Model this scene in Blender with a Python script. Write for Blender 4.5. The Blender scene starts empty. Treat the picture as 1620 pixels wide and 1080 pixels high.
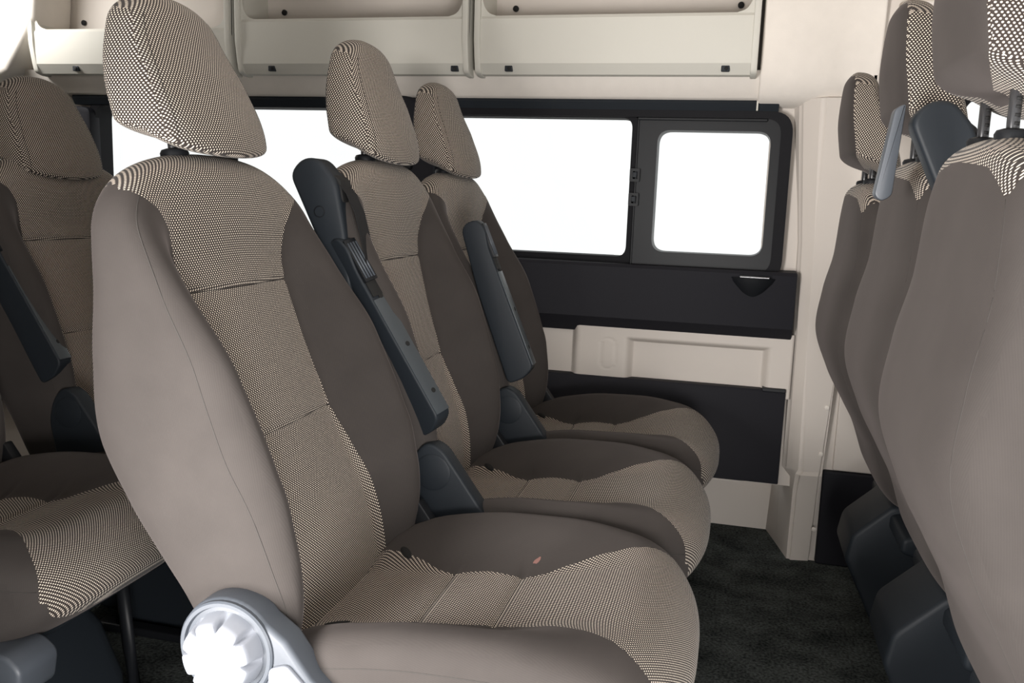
import bpy, bmesh, math, random
import numpy as np
from mathutils import Vector, Matrix
random.seed(4); np.random.seed(4)
scn = bpy.context.scene
COL = scn.collection
R = math.radians

# ------------------------------------------------------------------ camera
yaw, pitch, roll = R(14), R(9.1), R(2.1)
f_ = Vector((-math.sin(yaw)*math.cos(pitch), math.cos(yaw)*math.cos(pitch), -math.sin(pitch)))
r0 = Vector((math.cos(yaw), math.sin(yaw), 0)); u0 = r0.cross(f_)
rr = r0*math.cos(roll) + u0*math.sin(roll); uu = -r0*math.sin(roll) + u0*math.cos(roll)
cd = bpy.data.cameras.new('camera'); cam = bpy.data.objects.new('camera', cd); COL.objects.link(cam)
m = Matrix((rr, uu, -f_)).transposed().to_4x4(); m.translation = Vector((0, 0, .93))
cam.matrix_world = m
cd.sensor_width = 36; cd.lens = 36*1400/1620; cd.clip_start = .01
scn.camera = cam

# ------------------------------------------------------------------ world, light, exposure
w = bpy.data.worlds.new('overcast_sky'); scn.world = w; w.use_nodes = True
bg = w.node_tree.nodes['Background']; bg.inputs[0].default_value = (.99, 1.0, 1.0, 1); bg.inputs[1].default_value = .81
scn.view_settings.view_transform = 'Standard'; scn.view_settings.look = 'None'
scn.view_settings.exposure = .5; scn.view_settings.gamma = 1; scn.view_settings.use_curve_mapping = False

def area(name, loc, target, sx, sy, power, color=(1, 1, 1)):
    l = bpy.data.lights.new(name, 'AREA'); l.shape = 'RECTANGLE'; l.size = sx; l.size_y = sy
    l.energy = power; l.color = color
    o = bpy.data.objects.new(name, l); COL.objects.link(o); o.location = loc
    o.rotation_euler = (Vector(target)-Vector(loc)).to_track_quat('-Z', 'Y').to_euler()
    return o
# daylight pouring in through the open sliding door behind the camera
area('door_daylight', (-.78, -.02, .55), (-.10, 1.6, .66), 0.35, .7, 35, (1.0, .965, .94))
area('door_daylight', (.42, -.25, .50), (-.30, 1.5, .72), .5, .55, 21, (1.0, .965, .94))
# added fill light, brightens the rear upper corner and the leftmost tray
area('rear_corner_fill', (-2.15, 2.0, 1.50), (-1.90, 2.5, 1.15), .25, .15, 2.8, (1.0, .98, .95))

# ------------------------------------------------------------------ materials
MATS = {}
def nodes(name):
    m = bpy.data.materials.new(name); m.use_nodes = True; MATS[name] = m
    nt = m.node_tree; b = nt.nodes['Principled BSDF']
    return m, nt, b
def mat(name, color, rough=.5, spec=.5, noise=0, nscale=60, bump=0, bscale=400, metal=0, sheen=0):
    m, nt, b = nodes(name)
    b.inputs['Base Color'].default_value = (*color, 1); b.inputs['Roughness'].default_value = rough
    b.inputs['Specular IOR Level'].default_value = spec; b.inputs['Metallic'].default_value = metal
    b.inputs['Sheen Weight'].default_value = sheen
    tc = nt.nodes.new('ShaderNodeTexCoord')
    if noise:
        n = nt.nodes.new('ShaderNodeTexNoise'); n.inputs['Scale'].default_value = nscale; n.inputs['Detail'].default_value = 5
        mx = nt.nodes.new('ShaderNodeMix'); mx.data_type = 'RGBA'
        mx.inputs[6].default_value = (*[c*(1-noise) for c in color], 1); mx.inputs[7].default_value = (*[min(1, c*(1+noise)) for c in color], 1)
        nt.links.new(tc.outputs['Object'], n.inputs['Vector']); nt.links.new(n.outputs[0], mx.inputs[0]); nt.links.new(mx.outputs[2], b.inputs['Base Color'])
    if bump:
        n2 = nt.nodes.new('ShaderNodeTexNoise'); n2.inputs['Scale'].default_value = bscale; n2.inputs['Detail'].default_value = 3
        bp = nt.nodes.new('ShaderNodeBump'); bp.inputs['Strength'].default_value = bump; bp.inputs['Distance'].default_value = .001
        nt.links.new(tc.outputs['Object'], n2.inputs['Vector']); nt.links.new(n2.outputs[0], bp.inputs['Height']); nt.links.new(bp.outputs[0], b.inputs['Normal'])
    return m
def mnode(nt, op, a, b=None, c=None):
    n = nt.nodes.new('ShaderNodeMath'); n.operation = op
    for i, v in enumerate((a, b, c)):
        if v is None: continue
        if isinstance(v, (int, float)): n.inputs[i].default_value = v
        else: nt.links.new(v, n.inputs[i])
    return n.outputs[0]
def woven(name, dotc, ground, P=.0048, Q=.0029):
    m, nt, b = nodes(name)
    uv = nt.nodes.new('ShaderNodeUVMap'); uv.uv_map = 'UVMap'
    sp = nt.nodes.new('ShaderNodeSeparateXYZ'); nt.links.new(uv.outputs[0], sp.inputs[0])
    U, V = sp.outputs[0], sp.outputs[1]
    vq = mnode(nt, 'DIVIDE', V, Q)
    row = mnode(nt, 'FLOOR', vq); fv = mnode(nt, 'FRACT', vq)
    odd = mnode(nt, 'MULTIPLY', mnode(nt, 'FLOORED_MODULO', row, 2.0), .5)
    fu = mnode(nt, 'FRACT', mnode(nt, 'ADD', mnode(nt, 'DIVIDE', U, P), odd))
    du = mnode(nt, 'MULTIPLY', mnode(nt, 'SUBTRACT', fu, .5), 1/.235)
    dv = mnode(nt, 'MULTIPLY', mnode(nt, 'SUBTRACT', fv, .5), 1/.345)
    d = mnode(nt, 'ADD', mnode(nt, 'MULTIPLY', du, du), mnode(nt, 'MULTIPLY', dv, dv))
    mr = nt.nodes.new('ShaderNodeMapRange'); mr.interpolation_type = 'SMOOTHSTEP'
    nt.links.new(d, mr.inputs[0]); mr.inputs[1].default_value = .55; mr.inputs[2].default_value = 1.15; mr.inputs[3].default_value = 1; mr.inputs[4].default_value = 0
    nz = nt.nodes.new('ShaderNodeTexNoise'); nz.inputs['Scale'].default_value = 900
    nt.links.new(uv.outputs[0], nz.inputs['Vector'])
    dm = nt.nodes.new('ShaderNodeMix'); dm.data_type = 'RGBA'
    dm.inputs[6].default_value = (*[c*.75 for c in dotc], 1); dm.inputs[7].default_value = (*[min(1, c*1.2) for c in dotc], 1)
    nt.links.new(nz.outputs[0], dm.inputs[0])
    mx = nt.nodes.new('ShaderNodeMix'); mx.data_type = 'RGBA'
    nt.links.new(mr.outputs[0], mx.inputs[0]); mx.inputs[6].default_value = (*ground, 1); nt.links.new(dm.outputs[2], mx.inputs[7])
    nt.links.new(mx.outputs[2], b.inputs['Base Color'])
    bp = nt.nodes.new('ShaderNodeBump'); bp.inputs['Strength'].default_value = .35; bp.inputs['Distance'].default_value = .0006
    nt.links.new(mr.outputs[0], bp.inputs['Height']); nt.links.new(bp.outputs[0], b.inputs['Normal'])
    b.inputs['Roughness'].default_value = .9; b.inputs['Specular IOR Level'].default_value = .15; b.inputs['Sheen Weight'].default_value = .08
    return m
def ribbed(name, color, pitch_=.0022):
    m, nt, b = nodes(name)
    uv = nt.nodes.new('ShaderNodeUVMap'); uv.uv_map = 'UVMap'
    sp = nt.nodes.new('ShaderNodeSeparateXYZ'); nt.links.new(uv.outputs[0], sp.inputs[0])
    s = mnode(nt, 'MULTIPLY', mnode(nt, 'ADD', sp.outputs[0], mnode(nt, 'MULTIPLY', sp.outputs[1], .25)), 2*math.pi/pitch_)
    s = mnode(nt, 'ADD', mnode(nt, 'MULTIPLY', mnode(nt, 'SINE', s), .5), .5)
    nz = nt.nodes.new('ShaderNodeTexNoise'); nz.inputs['Scale'].default_value = 14; nz.inputs['Detail'].default_value = 6
    nt.links.new(uv.outputs[0], nz.inputs['Vector'])
    k = mnode(nt, 'ADD', mnode(nt, 'MULTIPLY', s, .09), mnode(nt, 'MULTIPLY', nz.outputs[0], .5))
    mx = nt.nodes.new('ShaderNodeMix'); mx.data_type = 'RGBA'
    nt.links.new(k, mx.inputs[0]); mx.inputs[6].default_value = (*[c*.72 for c in color], 1); mx.inputs[7].default_value = (*[c*1.4 for c in color], 1)
    nt.links.new(mx.outputs[2], b.inputs['Base Color'])
    bp = nt.nodes.new('ShaderNodeBump'); bp.inputs['Strength'].default_value = .12; bp.inputs['Distance'].default_value = .0003
    nt.links.new(s, bp.inputs['Height']); nt.links.new(bp.outputs[0], b.inputs['Normal'])
    b.inputs['Roughness'].default_value = .85; b.inputs['Specular IOR Level'].default_value = .2
    b.inputs['Sheen Weight'].default_value = .10; b.inputs['Sheen Roughness'].default_value = .45; b.inputs['Sheen Tint'].default_value = (.9, .78, .75, 1)
    return m
M_WOV = woven('dotted_woven_cloth', (.84, .74, .63), (.033, .026, .023))
M_PLAIN = ribbed('plain_taupe_cloth', (.046, .040, .037))
M_THREAD = mat('dark_thread', (.02, .018, .016), .9)
M_TAUPE = mat('taupe_thread', (.035, .031, .028), .9)
M_GREY = mat('blue_grey_plastic', (.065, .074, .088), .42, .5, bump=.12, bscale=1500)
M_SLATE = mat('slate_plastic', (.016, .020, .025), .5, .25, bump=.15, bscale=1500)
M_STEELP = mat('grey_blue_satin_plastic', (.045, .053, .060), .38, .5)
M_BLACK = mat('black_plastic', (.009, .010, .012), .45, .25, bump=.1, bscale=1200)
M_PANEL = mat('charcoal_panel', (.013, .013, .017), .65, .2, bump=.2, bscale=900)
M_METAL = mat('dark_steel', (.25, .25, .26), .3, .5, metal=1)
M_POST = mat('black_steel', (.03, .03, .032), .25, .6)
M_SILVER = mat('silver_grey_plastic', (.26, .275, .31), .35, .5)
M_WEB = mat('black_webbing', (.010, .010, .011), .8, .3, bump=.4, bscale=700)
M_BEIGE = mat('beige_trim_plastic', (.60, .55, .50), .55, .4, noise=.03, nscale=6, bump=.15, bscale=900)
M_BIN = mat('pale_grey_beige_plastic', (.56, .545, .49), .55, .4, noise=.02, nscale=5, bump=.12, bscale=900)
M_LINER = mat('beige_headliner', (.74, .69, .63), .9, .2, noise=.05, nscale=30, bump=.3, bscale=600)
M_RUB = mat('window_rubber', (.008, .008, .010), .65, .15)
M_HOLE = mat('dark_hole', (.004, .004, .004), .8)
M_PINK = mat('pink_stain', (.20, .10, .085), .9)
M_GROUND = mat('pale_paving', (.6, .59, .57), .9, .2, noise=.1, nscale=3)
def carpet():
    m, nt, b = nodes('black_carpet')
    tc = nt.nodes.new('ShaderNodeTexCoord')
    n = nt.nodes.new('ShaderNodeTexNoise'); n.inputs['Scale'].default_value = 160; n.inputs['Detail'].default_value = 6
    n2 = nt.nodes.new('ShaderNodeTexNoise'); n2.inputs['Scale'].default_value = 11; n2.inputs['Detail'].default_value = 5
    for q in (n, n2): nt.links.new(tc.outputs['Object'], q.inputs['Vector'])
    k = mnode(nt, 'MULTIPLY', n.outputs[0], mnode(nt, 'ADD', n2.outputs[0], .2))
    cr = nt.nodes.new('ShaderNodeValToRGB'); nt.links.new(k, cr.inputs[0])
    cr.color_ramp.elements[0].position = .2; cr.color_ramp.elements[0].color = (.012, .014, .014, 1)
    cr.color_ramp.elements[1].position = .62; cr.color_ramp.elements[1].color = (.12, .132, .126, 1)
    nt.links.new(cr.outputs[0], b.inputs['Base Color'])
    bp = nt.nodes.new('ShaderNodeBump'); bp.inputs['Strength'].default_value = .8; bp.inputs['Distance'].default_value = .003
    nt.links.new(n.outputs[0], bp.inputs['Height']); nt.links.new(bp.outputs[0], b.inputs['Normal'])
    b.inputs['Roughness'].default_value = 1; b.inputs['Specular IOR Level'].default_value = .05
    return m
M_CARPET = carpet()
def glass():
    m = bpy.data.materials.new('window_glass'); m.use_nodes = True; nt = m.node_tree; nt.nodes.clear()
    o = nt.nodes.new('ShaderNodeOutputMaterial'); t = nt.nodes.new('ShaderNodeBsdfTransparent'); g = nt.nodes.new('ShaderNodeBsdfGlossy')
    t.inputs[0].default_value = (.985, .995, .99, 1); g.inputs['Roughness'].default_value = .02
    mx = nt.nodes.new('ShaderNodeMixShader'); mx.inputs[0].default_value = .05
    nt.links.new(t.outputs[0], mx.inputs[1]); nt.links.new(g.outputs[0], mx.inputs[2]); nt.links.new(mx.outputs[0], o.inputs[0])
    return m
M_GLASS = glass()

# ------------------------------------------------------------------ helpers
def link(name, me, mt, parent=None, smooth=True):
    o = bpy.data.objects.new(name, me); COL.objects.link(o)
    if mt: me.materials.append(mt)
    if smooth:
        for p in me.polygons: p.use_smooth = True
    if parent: o.parent = parent
    return o
def from_bm(name, bm, mt, parent=None, smooth=False, angle=None):
    bmesh.ops.recalc_face_normals(bm, faces=bm.faces)
    me = bpy.data.meshes.new(name); bm.to_mesh(me); bm.free()
    o = link(name, me, mt, parent, smooth)
    if angle:
        me.set_sharp_from_angle(angle=R(angle))
    return o
def thing(name, label, cat, loc=(0, 0, 0), group=None):
    o = bpy.data.objects.new(name, None); COL.objects.link(o); o.location = loc; o.empty_display_size = .05
    o['label'] = label; o['category'] = cat
    if group: o['group'] = group
    return o
def tag(o, label=None, cat=None, group=None, kind=None):
    if label: o['label'] = label
    if cat: o['category'] = cat
    if group: o['group'] = group
    if kind: o['kind'] = kind
    return o
def box(bm, x0, x1, y0, y1, z0, z1, bev=0, seg=2):
    r = bmesh.ops.create_cube(bm, size=1)
    for v in r['verts']:
        v.co = Vector((x0+(v.co.x+.5)*(x1-x0), y0+(v.co.y+.5)*(y1-y0), z0+(v.co.z+.5)*(z1-z0)))
    if bev:
        es = list({e for v in r['verts'] for e in v.link_edges})
        bmesh.ops.bevel(bm, geom=es, offset=bev, segments=seg, affect='EDGES', profile=.5)
def roundpoly(pts, rad, n=6):
    """round the corners of a closed 2D polygon; rad scalar or list"""
    out = []; N = len(pts)
    for i, p in enumerate(pts):
        r_ = rad[i] if isinstance(rad, (list, tuple)) else rad
        p = Vector(p); a = Vector(pts[i-1]); b = Vector(pts[(i+1) % N])
        da = (a-p); db = (b-p); la, lb = da.length, db.length
        k = min(r_, la*.49, lb*.49)
        if k < 1e-6: out.append(tuple(p)); continue
        s = p+da/la*k; e = p+db/lb*k
        for j in range(n+1):
            t = j/n; out.append(tuple(s*(1-t)**2+p*2*t*(1-t)+e*t*t))
    return out
def prism(bm, pts, d0, d1, axis='y', bev=0, seg=2):
    """extrude a closed 2D outline along an axis: 'y' -> (x,z), 'x' -> (y,z), 'z' -> (x,y)"""
    def P(p, d):
        return {'y': (p[0], d, p[1]), 'x': (d, p[0], p[1]), 'z': (p[0], p[1], d)}[axis]
    va = [bm.verts.new(P(p, d0)) for p in pts]; vb = [bm.verts.new(P(p, d1)) for p in pts]
    fa = bm.faces.new(va); fb = bm.faces.new(vb[::-1]); n = len(pts)
    for i in range(n): bm.faces.new((va[i], vb[i], vb[(i+1) % n], va[(i+1) % n]))
    if bev:
        es = list(fa.edges)+list(fb.edges)
        bmesh.ops.recalc_face_normals(bm, faces=list({f for v in va+vb for f in v.link_faces}))
        bmesh.ops.bevel(bm, geom=es, offset=bev, segments=seg, affect='EDGES', profile=.5)
def ring(bm, outer, inner, d0, d1):
    """frame with a hole in the x-z plane, both outlines must have the same count"""
    n = len(outer)
    L = [[bm.verts.new((p[0], d, p[1])) for p in o] for o, d in ((outer, d0), (inner, d0), (inner, d1), (outer, d1))]
    for a in range(4):
        A, B = L[a], L[(a+1) % 4]
        for i in range(n): bm.faces.new((A[i], A[(i+1) % n], B[(i+1) % n], B[i]))
def rrect(x0, x1, z0, z1, r_, n=8):
    return roundpoly([(x0, z0), (x1, z0), (x1, z1), (x0, z1)], r_, n)
def tube(bm, pts, rad, n=10, cap=True):
    pts = [Vector(p) for p in pts]; rings = []
    for i, p in enumerate(pts):
        d = (pts[min(i+1, len(pts)-1)]-pts[max(i-1, 0)]).normalized()
        a = d.cross(Vector((0, 0, 1)));
        if a.length < .1: a = d.cross(Vector((0, 1, 0)))
        a.normalize(); b = d.cross(a); r_ = rad[i] if isinstance(rad, (list, tuple)) else rad
        rings.append([bm.verts.new(p+(a*math.cos(t)+b*math.sin(t))*r_) for t in [2*math.pi*k/n for k in range(n)]])
    for A, B in zip(rings, rings[1:]):
        for k in range(n): bm.faces.new((A[k], A[(k+1) % n], B[(k+1) % n], B[k]))
    if cap: bm.faces.new(rings[0][::-1]); bm.faces.new(rings[-1])
def lathe(bm, prof, origin, axis, n=32):
    """prof: list of (radius, distance along axis)"""
    ax = Vector(axis).normalized(); a = ax.cross(Vector((0, 0, 1)))
    if a.length < .1: a = ax.cross(Vector((1, 0, 0)))
    a.normalize(); b = ax.cross(a); o = Vector(origin); rings = []
    for r_, h in prof:
        rings.append([bm.verts.new(o+ax*h+(a*math.cos(2*math.pi*k/n)+b*math.sin(2*math.pi*k/n))*max(r_, 1e-5)) for k in range(n)])
    for A, B in zip(rings, rings[1:]):
        for k in range(n): bm.faces.new((A[k], A[(k+1) % n], B[(k+1) % n], B[k]))
    bm.faces.new(rings[0][::-1]); bm.faces.new(rings[-1])
def sstep(a, b, x):
    t = np.clip((x-a)/(b-a), 0, 1); return t*t*(3-2*t)

class Cushion:
    """upholstered body: horizontal or vertical slices with superelliptic outline; split in two cloths along a level set"""
    def __init__(s, T, W, A, B, C, ex, place, bump=None, n=150):
        # T stations, W half width, A front offset, B back offset, C centre, ex exponent, place(t, y, off, c)->xyz
        nt = len(T); th = np.linspace(-math.pi, math.pi, n*6+1)
        s.T = T; s.nt, s.n = nt, n
        P = np.zeros((nt, n+1, 3)); UV = np.zeros((nt, n+1, 2)); Y = np.zeros((nt, n+1)); NN = np.zeros((nt, n+1))
        sc = np.abs(np.cos(th)); ss = np.abs(np.sin(th))
        vlen = 0; prevc = None
        for i, t in enumerate(T):
            e = ex[i]
            y = W[i]*np.sign(np.sin(th))*ss**(2/e)
            nn = np.where(np.cos(th) > 0, A[i], B[i])*np.sign(np.cos(th))*sc**(2/e)
            if i == 0 or True:
                if i == 0:
                    k0 = max(range(nt), key=lambda q: W[q]*(A[q]+B[q])); e0 = ex[k0]
                    y0 = W[k0]*np.sign(np.sin(th))*ss**(2/e0); n0 = np.where(np.cos(th) > 0, A[k0], B[k0])*np.sign(np.cos(th))*sc**(2/e0)
                    L0 = np.concatenate([[0], np.cumsum(np.hypot(np.diff(y0), np.diff(n0)))])
                    thr = np.interp(np.linspace(0, L0[-1], n+1), L0, th)
                    thr = (thr-thr[::-1])/2      # symmetric
                sc2 = np.abs(np.cos(thr)); ss2 = np.abs(np.sin(thr))
            y = W[i]*np.sign(np.sin(thr))*ss2**(2/e)
            fr = np.sign(np.cos(thr))*sc2**(2/e)
            nn = np.where(np.cos(thr) > 0, A[i], B[i])*fr
            if bump is not None: nn = nn+bump(t, i, y, fr)
            xyz = place(t, y, nn, C[i])
            P[i] = np.stack(xyz, 1); Y[i] = y; NN[i] = fr
            cum = np.concatenate([[0], np.cumsum(np.linalg.norm(np.diff(P[i], axis=0), axis=1))])
            mid = np.interp(0, thr, cum); UV[i, :, 0] = cum-mid
        dv = np.concatenate([np.zeros((1, n+1)), np.cumsum(np.linalg.norm(np.diff(P, axis=0), axis=2), axis=0)])
        UV[:, :, 1] = dv
        s.P, s.UV, s.Y, s.NN, s.th = P, UV, Y, NN, thr
    def split(s, F, names, mats, parents, uvfn):
        n, nt = s.n, s.nt; P, UV = s.P, s.UV
        out = []
        d1 = P[1:, :-1]-P[:-1, 1:]; d2 = P[1:, 1:]-P[:-1, :-1]
        cn = np.cross(d1, d2); cn = cn/(np.linalg.norm(cn, axis=2, keepdims=True)+1e-12); s.cn = np.abs(cn)
        for sign in (1, -1):
            keys = {}; verts = []; faces = []; uvs = []
            G = F*sign
            def key(k, co):
                if k not in keys: keys[k] = len(verts); verts.append(co)
                return keys[k]
            for i in range(nt-1):
                for j in range(n):
                    c = [(i, j), (i, j+1), (i+1, j+1), (i+1, j)]
                    g = [G[q] for q in c]
                    if max(g) <= 0: continue
                    poly = []
                    for a in range(4):
                        b = (a+1) % 4
                        ka = (c[a][0], c[a][1] % n); kb = (c[b][0], c[b][1] % n)
                        if g[a] > 0: poly.append((ka, P[c[a]], UV[c[a]]))
                        if (g[a] > 0) != (g[b] > 0):
                            t = g[a]/(g[a]-g[b]); t = min(max(t, .02), .98)
                            if ka < kb: kk = ('e', ka, kb)
                            else: kk = ('e', kb, ka)
                            poly.append((kk, P[c[a]]*(1-t)+P[c[b]]*t, UV[c[a]]*(1-t)+UV[c[b]]*t))
                    ids = [key(k, co) for k, co, u in poly]
                    if len(set(ids)) < 3: continue
                    faces.append(ids); uvs.append(uvfn(np.array([co for _, co, _ in poly]), s.cn[i][j], [u[0] for _, _, u in poly] if sign == 1 else None))
            for row in (0, nt-1):       # close the two ends
                g = G[row, :n]
                if (g > 0).all() or (sign == -1 and (g > 0).any()):
                    cc = P[row, :n].mean(0); ci = len(verts); verts.append(cc)
                    for j in range(n):
                        a = key((row, j), P[row, j]); b = key((row, (j+1) % n), P[row, (j+1) % n])
                        tri = (a, b, ci) if row else (b, a, ci)
                        pp = np.array([verts[q] for q in tri]); nn = np.cross(pp[1]-pp[0], pp[2]-pp[0]); nn = np.abs(nn)/(np.linalg.norm(nn)+1e-12)
                        faces.append(list(tri)); uvs.append(uvfn(pp, nn))
            if not faces: out.append(None); continue
            nm = names[0] if sign == 1 else names[1]
            me = bpy.data.meshes.new(nm)
            me.from_pydata([tuple(v) for v in verts], [], faces)
            ul = me.uv_layers.new(name='UVMap'); flat = [c for f in uvs for u in f for c in u]
            ul.data.foreach_set('uv', flat)
            me.update()
            out.append(link(nm, me, mats[0] if sign == 1 else mats[1], None))
        if out[1] is not None:
            out[1].parent = parents
            if out[0] is not None: out[0].parent = out[1]
        elif out[0] is not None: out[0].parent = parents
        return out
    def at(s, i, j):
        """bilinear point and outward normal"""
        i = min(max(i, 0), s.nt-1.001); j = min(max(j, 0), s.n-.001)
        a, b = int(i), int(j); x, y = i-a, j-b; P = s.P
        p = (P[a, b]*(1-x)+P[a+1, b]*x)*(1-y)+(P[a, b+1]*(1-x)+P[a+1, b+1]*x)*y
        du = P[a+1, b]-P[a, b]; dv = P[a, b+1]-P[a, b]; nn = np.cross(dv, du); L = np.linalg.norm(nn)
        return p, nn/(L+1e-12)
    def seam(s, name, ij, parent, rad=.0011, out=.0004, mt=None):
        bm = bmesh.new(); pts = []
        for i, j in ij:
            p, nn = s.at(i, j); pts.append(p+nn*out)
        tube(bm, pts, rad, 6); return from_bm(name, bm, mt or M_THREAD, parent, True)
    def ti(s, t): return float(np.interp(t, s.T, range(s.nt)))
    def jy(s, i, y, front=True):
        """column on row i with given y on the front or the back"""
        row = s.Y[int(i)]; n = s.n
        if front: lo, hi = n//4-2, 3*n//4+2; return float(np.interp(y, row[lo:hi+1], range(lo, hi+1)))

def interp(tab, T):
    """smooth (monotone cubic) interpolation of a table"""
    xs = np.array([a for a, b in tab], float); ys = np.array([b for a, b in tab], float)
    h = np.diff(xs); d = np.diff(ys)/h; m = np.zeros_like(ys)
    m[0], m[-1] = d[0], d[-1]
    for k in range(1, len(xs)-1):
        m[k] = 0 if d[k-1]*d[k] <= 0 else 2*d[k-1]*d[k]/(d[k-1]+d[k])
    T = np.clip(T, xs[0], xs[-1]); k = np.clip(np.searchsorted(xs, T)-1, 0, len(h)-1); t = (T-xs[k])/h[k]
    return ((2*t**3-3*t**2+1)*ys[k]+(t**3-2*t**2+t)*h[k]*m[k]+(-2*t**3+3*t**2)*ys[k+1]+(t**3-t**2)*h[k]*m[k+1])
def close(T, t0, L0, t1, L1, p0, p1):
    a = np.clip((t0+L0-T)/L0, 0, 1); b = np.clip((T-(t1-L1))/L1, 0, 1)
    return np.maximum((1-a**p0), 0)**(1/p0)*np.maximum((1-b**p1), 0)**(1/p1)
def stations(t0, t1, n, e=.04):
    u = np.linspace(0, 1, n); c = (1-np.cos(math.pi*u))/2; k = .75*c+.25*u
    k = k*(1-0)+0
    return t0+(t1-t0)*k

# ------------------------------------------------------------------ the seat (local: x forward, y to the far side, z up)
def uv_back(p, n, arc=None):
    if arc is not None:
        o = []
        for q, a in zip(p, arc):
            k = min(max((q[2]-.84)/.07, 0), 1); o.append(((1-k)*a+k*q[1], q[2]*.95-q[0]*.75))
        return o
    if n[1] > .74: return [(q[0], q[2]) for q in p]
    return [(q[1], q[2]*.95-q[0]*.75) for q in p]
def uv_cush(p, n, arc=None):
    if n[1] > .74: return [(q[2], q[0]) for q in p]
    return [(q[1], q[0]-q[2]) for q in p]
def uv_head(p, n, arc=None):
    if n[1] > .70: return [(q[0], q[2]) for q in p]
    return [(q[1], q[2]*.95-q[0]*.6) for q in p]
def build_backrest(parent, res=1.0):
    T = stations(.335, .974, int(160*res)); T[0] += .0006; T[-1] -= .0003
    C = interp([(.335, -.225), (.385, -.24), (.45, -.255), (.5, -.272), (.56, -.298), (.63, -.33), (.73, -.357), (.82, -.378), (.90, -.392), (.975, -.402)], T)
    A = interp([(.335, .04), (.5, .040), (.56, .036), (.63, .038), (.73, .026), (.82, .018), (.9, .030), (.975, .034)], T)
    B = interp([(.335, .045), (.45, .074), (.5, .092), (.56, .108), (.63, .112), (.73, .090), (.82, .060), (.9, .050), (.975, .045)], T)
    W = interp([(.335, .195), (.45, .218), (.52, .225), (.62, .227), (.75, .225), (.84, .220), (.92, .212), (.975, .205)], T)
    ca = close(T, .335, .05, .974, .035, 2.2, 2.0); cw = close(T, .335, .04, .974, .10, 3, 2.3)
    W = W*cw; A = A*ca; B = B*ca
    BT = interp([(.335, .03), (.40, .064), (.45, .082), (.5, .096), (.6, .121), (.72, .114), (.82, .072), (.9, .020), (.975, 0)], T)*ca
    ex = interp([(.385, 3.6), (.6, 4.0), (.85, 3.4), (.975, 2.4)], T)
    def bump(t, i, y, fr):
        wy = W[i] if W[i] > 1e-4 else 1
        b = BT[i]*sstep(.130, .204, np.abs(y))*np.clip(fr, 0, 1)**.6
        # quilting grooves across the front panel
        gro = sum(-.0045*np.exp(-((t-z0-.10*(.12-np.abs(y))*0)/.0045)**2) for z0 in (.800, .612))*np.clip(fr, 0, 1)*sstep(.16, .11, np.abs(y))
        cen = .006*np.exp(-(y/.09)**2)*np.clip(fr, 0, 1)
        return b+gro+cen*ca[i]
    cu = Cushion(T, W, A, B, C, ex, lambda t, y, o, c: (c+o, y, np.full_like(y, t)), bump, int(150*res))
    Y, NN, th = cu.Y, cu.NN, cu.th
    TT = np.repeat(T[:, None], cu.n+1, 1)
    bz = interp([(.335, .150), (.48, .148), (.56, .142), (.62, .134), (.72, .129), (.82, .129), (.87, .138), (.90, .158), (.925, .19), (.94, .22), (.975, .4)], T)[:, None]
    gf = (bz-np.abs(Y))*1.0
    side = np.abs(th)
    zb = np.interp(side, [0, 1.1, 1.6, 2.05, 2.3, 2.55, math.pi], [.915, .925, .931, .925, .905, .935, .944])[None, :]
    gb = (TT-zb)
    F = np.where(NN > .02, np.maximum(gf, gb*.9), gb)
    wov, pl = cu.split(F, ('centre_panel', 'backrest'), (M_WOV, M_PLAIN), parent, uv_back)
    wov['label'] = 'dotted woven centre panel'
    # seams
    for z0 in (.800, .612):
        i = cu.ti(z0); b = float(np.interp(z0, T, bz[:, 0]))
        js = np.linspace(cu.jy(i, -b), cu.jy(i, b), 40); cu.seam('seam', [(i, j) for j in js], wov, .0010, -.0006)
    zs = np.linspace(.43, .925, 60)
    for sg in (-1, 1):
        tab = interp([(.42, .36), (.52, .405), (.65, .435), (.78, .425), (.88, .385), (.93, .35)], zs)*math.pi*sg
        ij = [(cu.ti(z), float(np.interp(a, cu.th, range(cu.n+1)))) for z, a in zip(zs, tab)]
        cu.seam('seam', ij, pl, .0007, -.0001, M_TAUPE)
    # vertical seam down the rear corner
    for sg in (-1, 1):
        zs2 = np.linspace(.42, .905, 50)
        ij = [(cu.ti(z), float(np.interp(2.3*sg, cu.th, range(cu.n+1)))) for z in zs2]
        cu.seam('seam', ij, pl, .0006, -.0003, M_TAUPE)
    return pl

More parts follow.
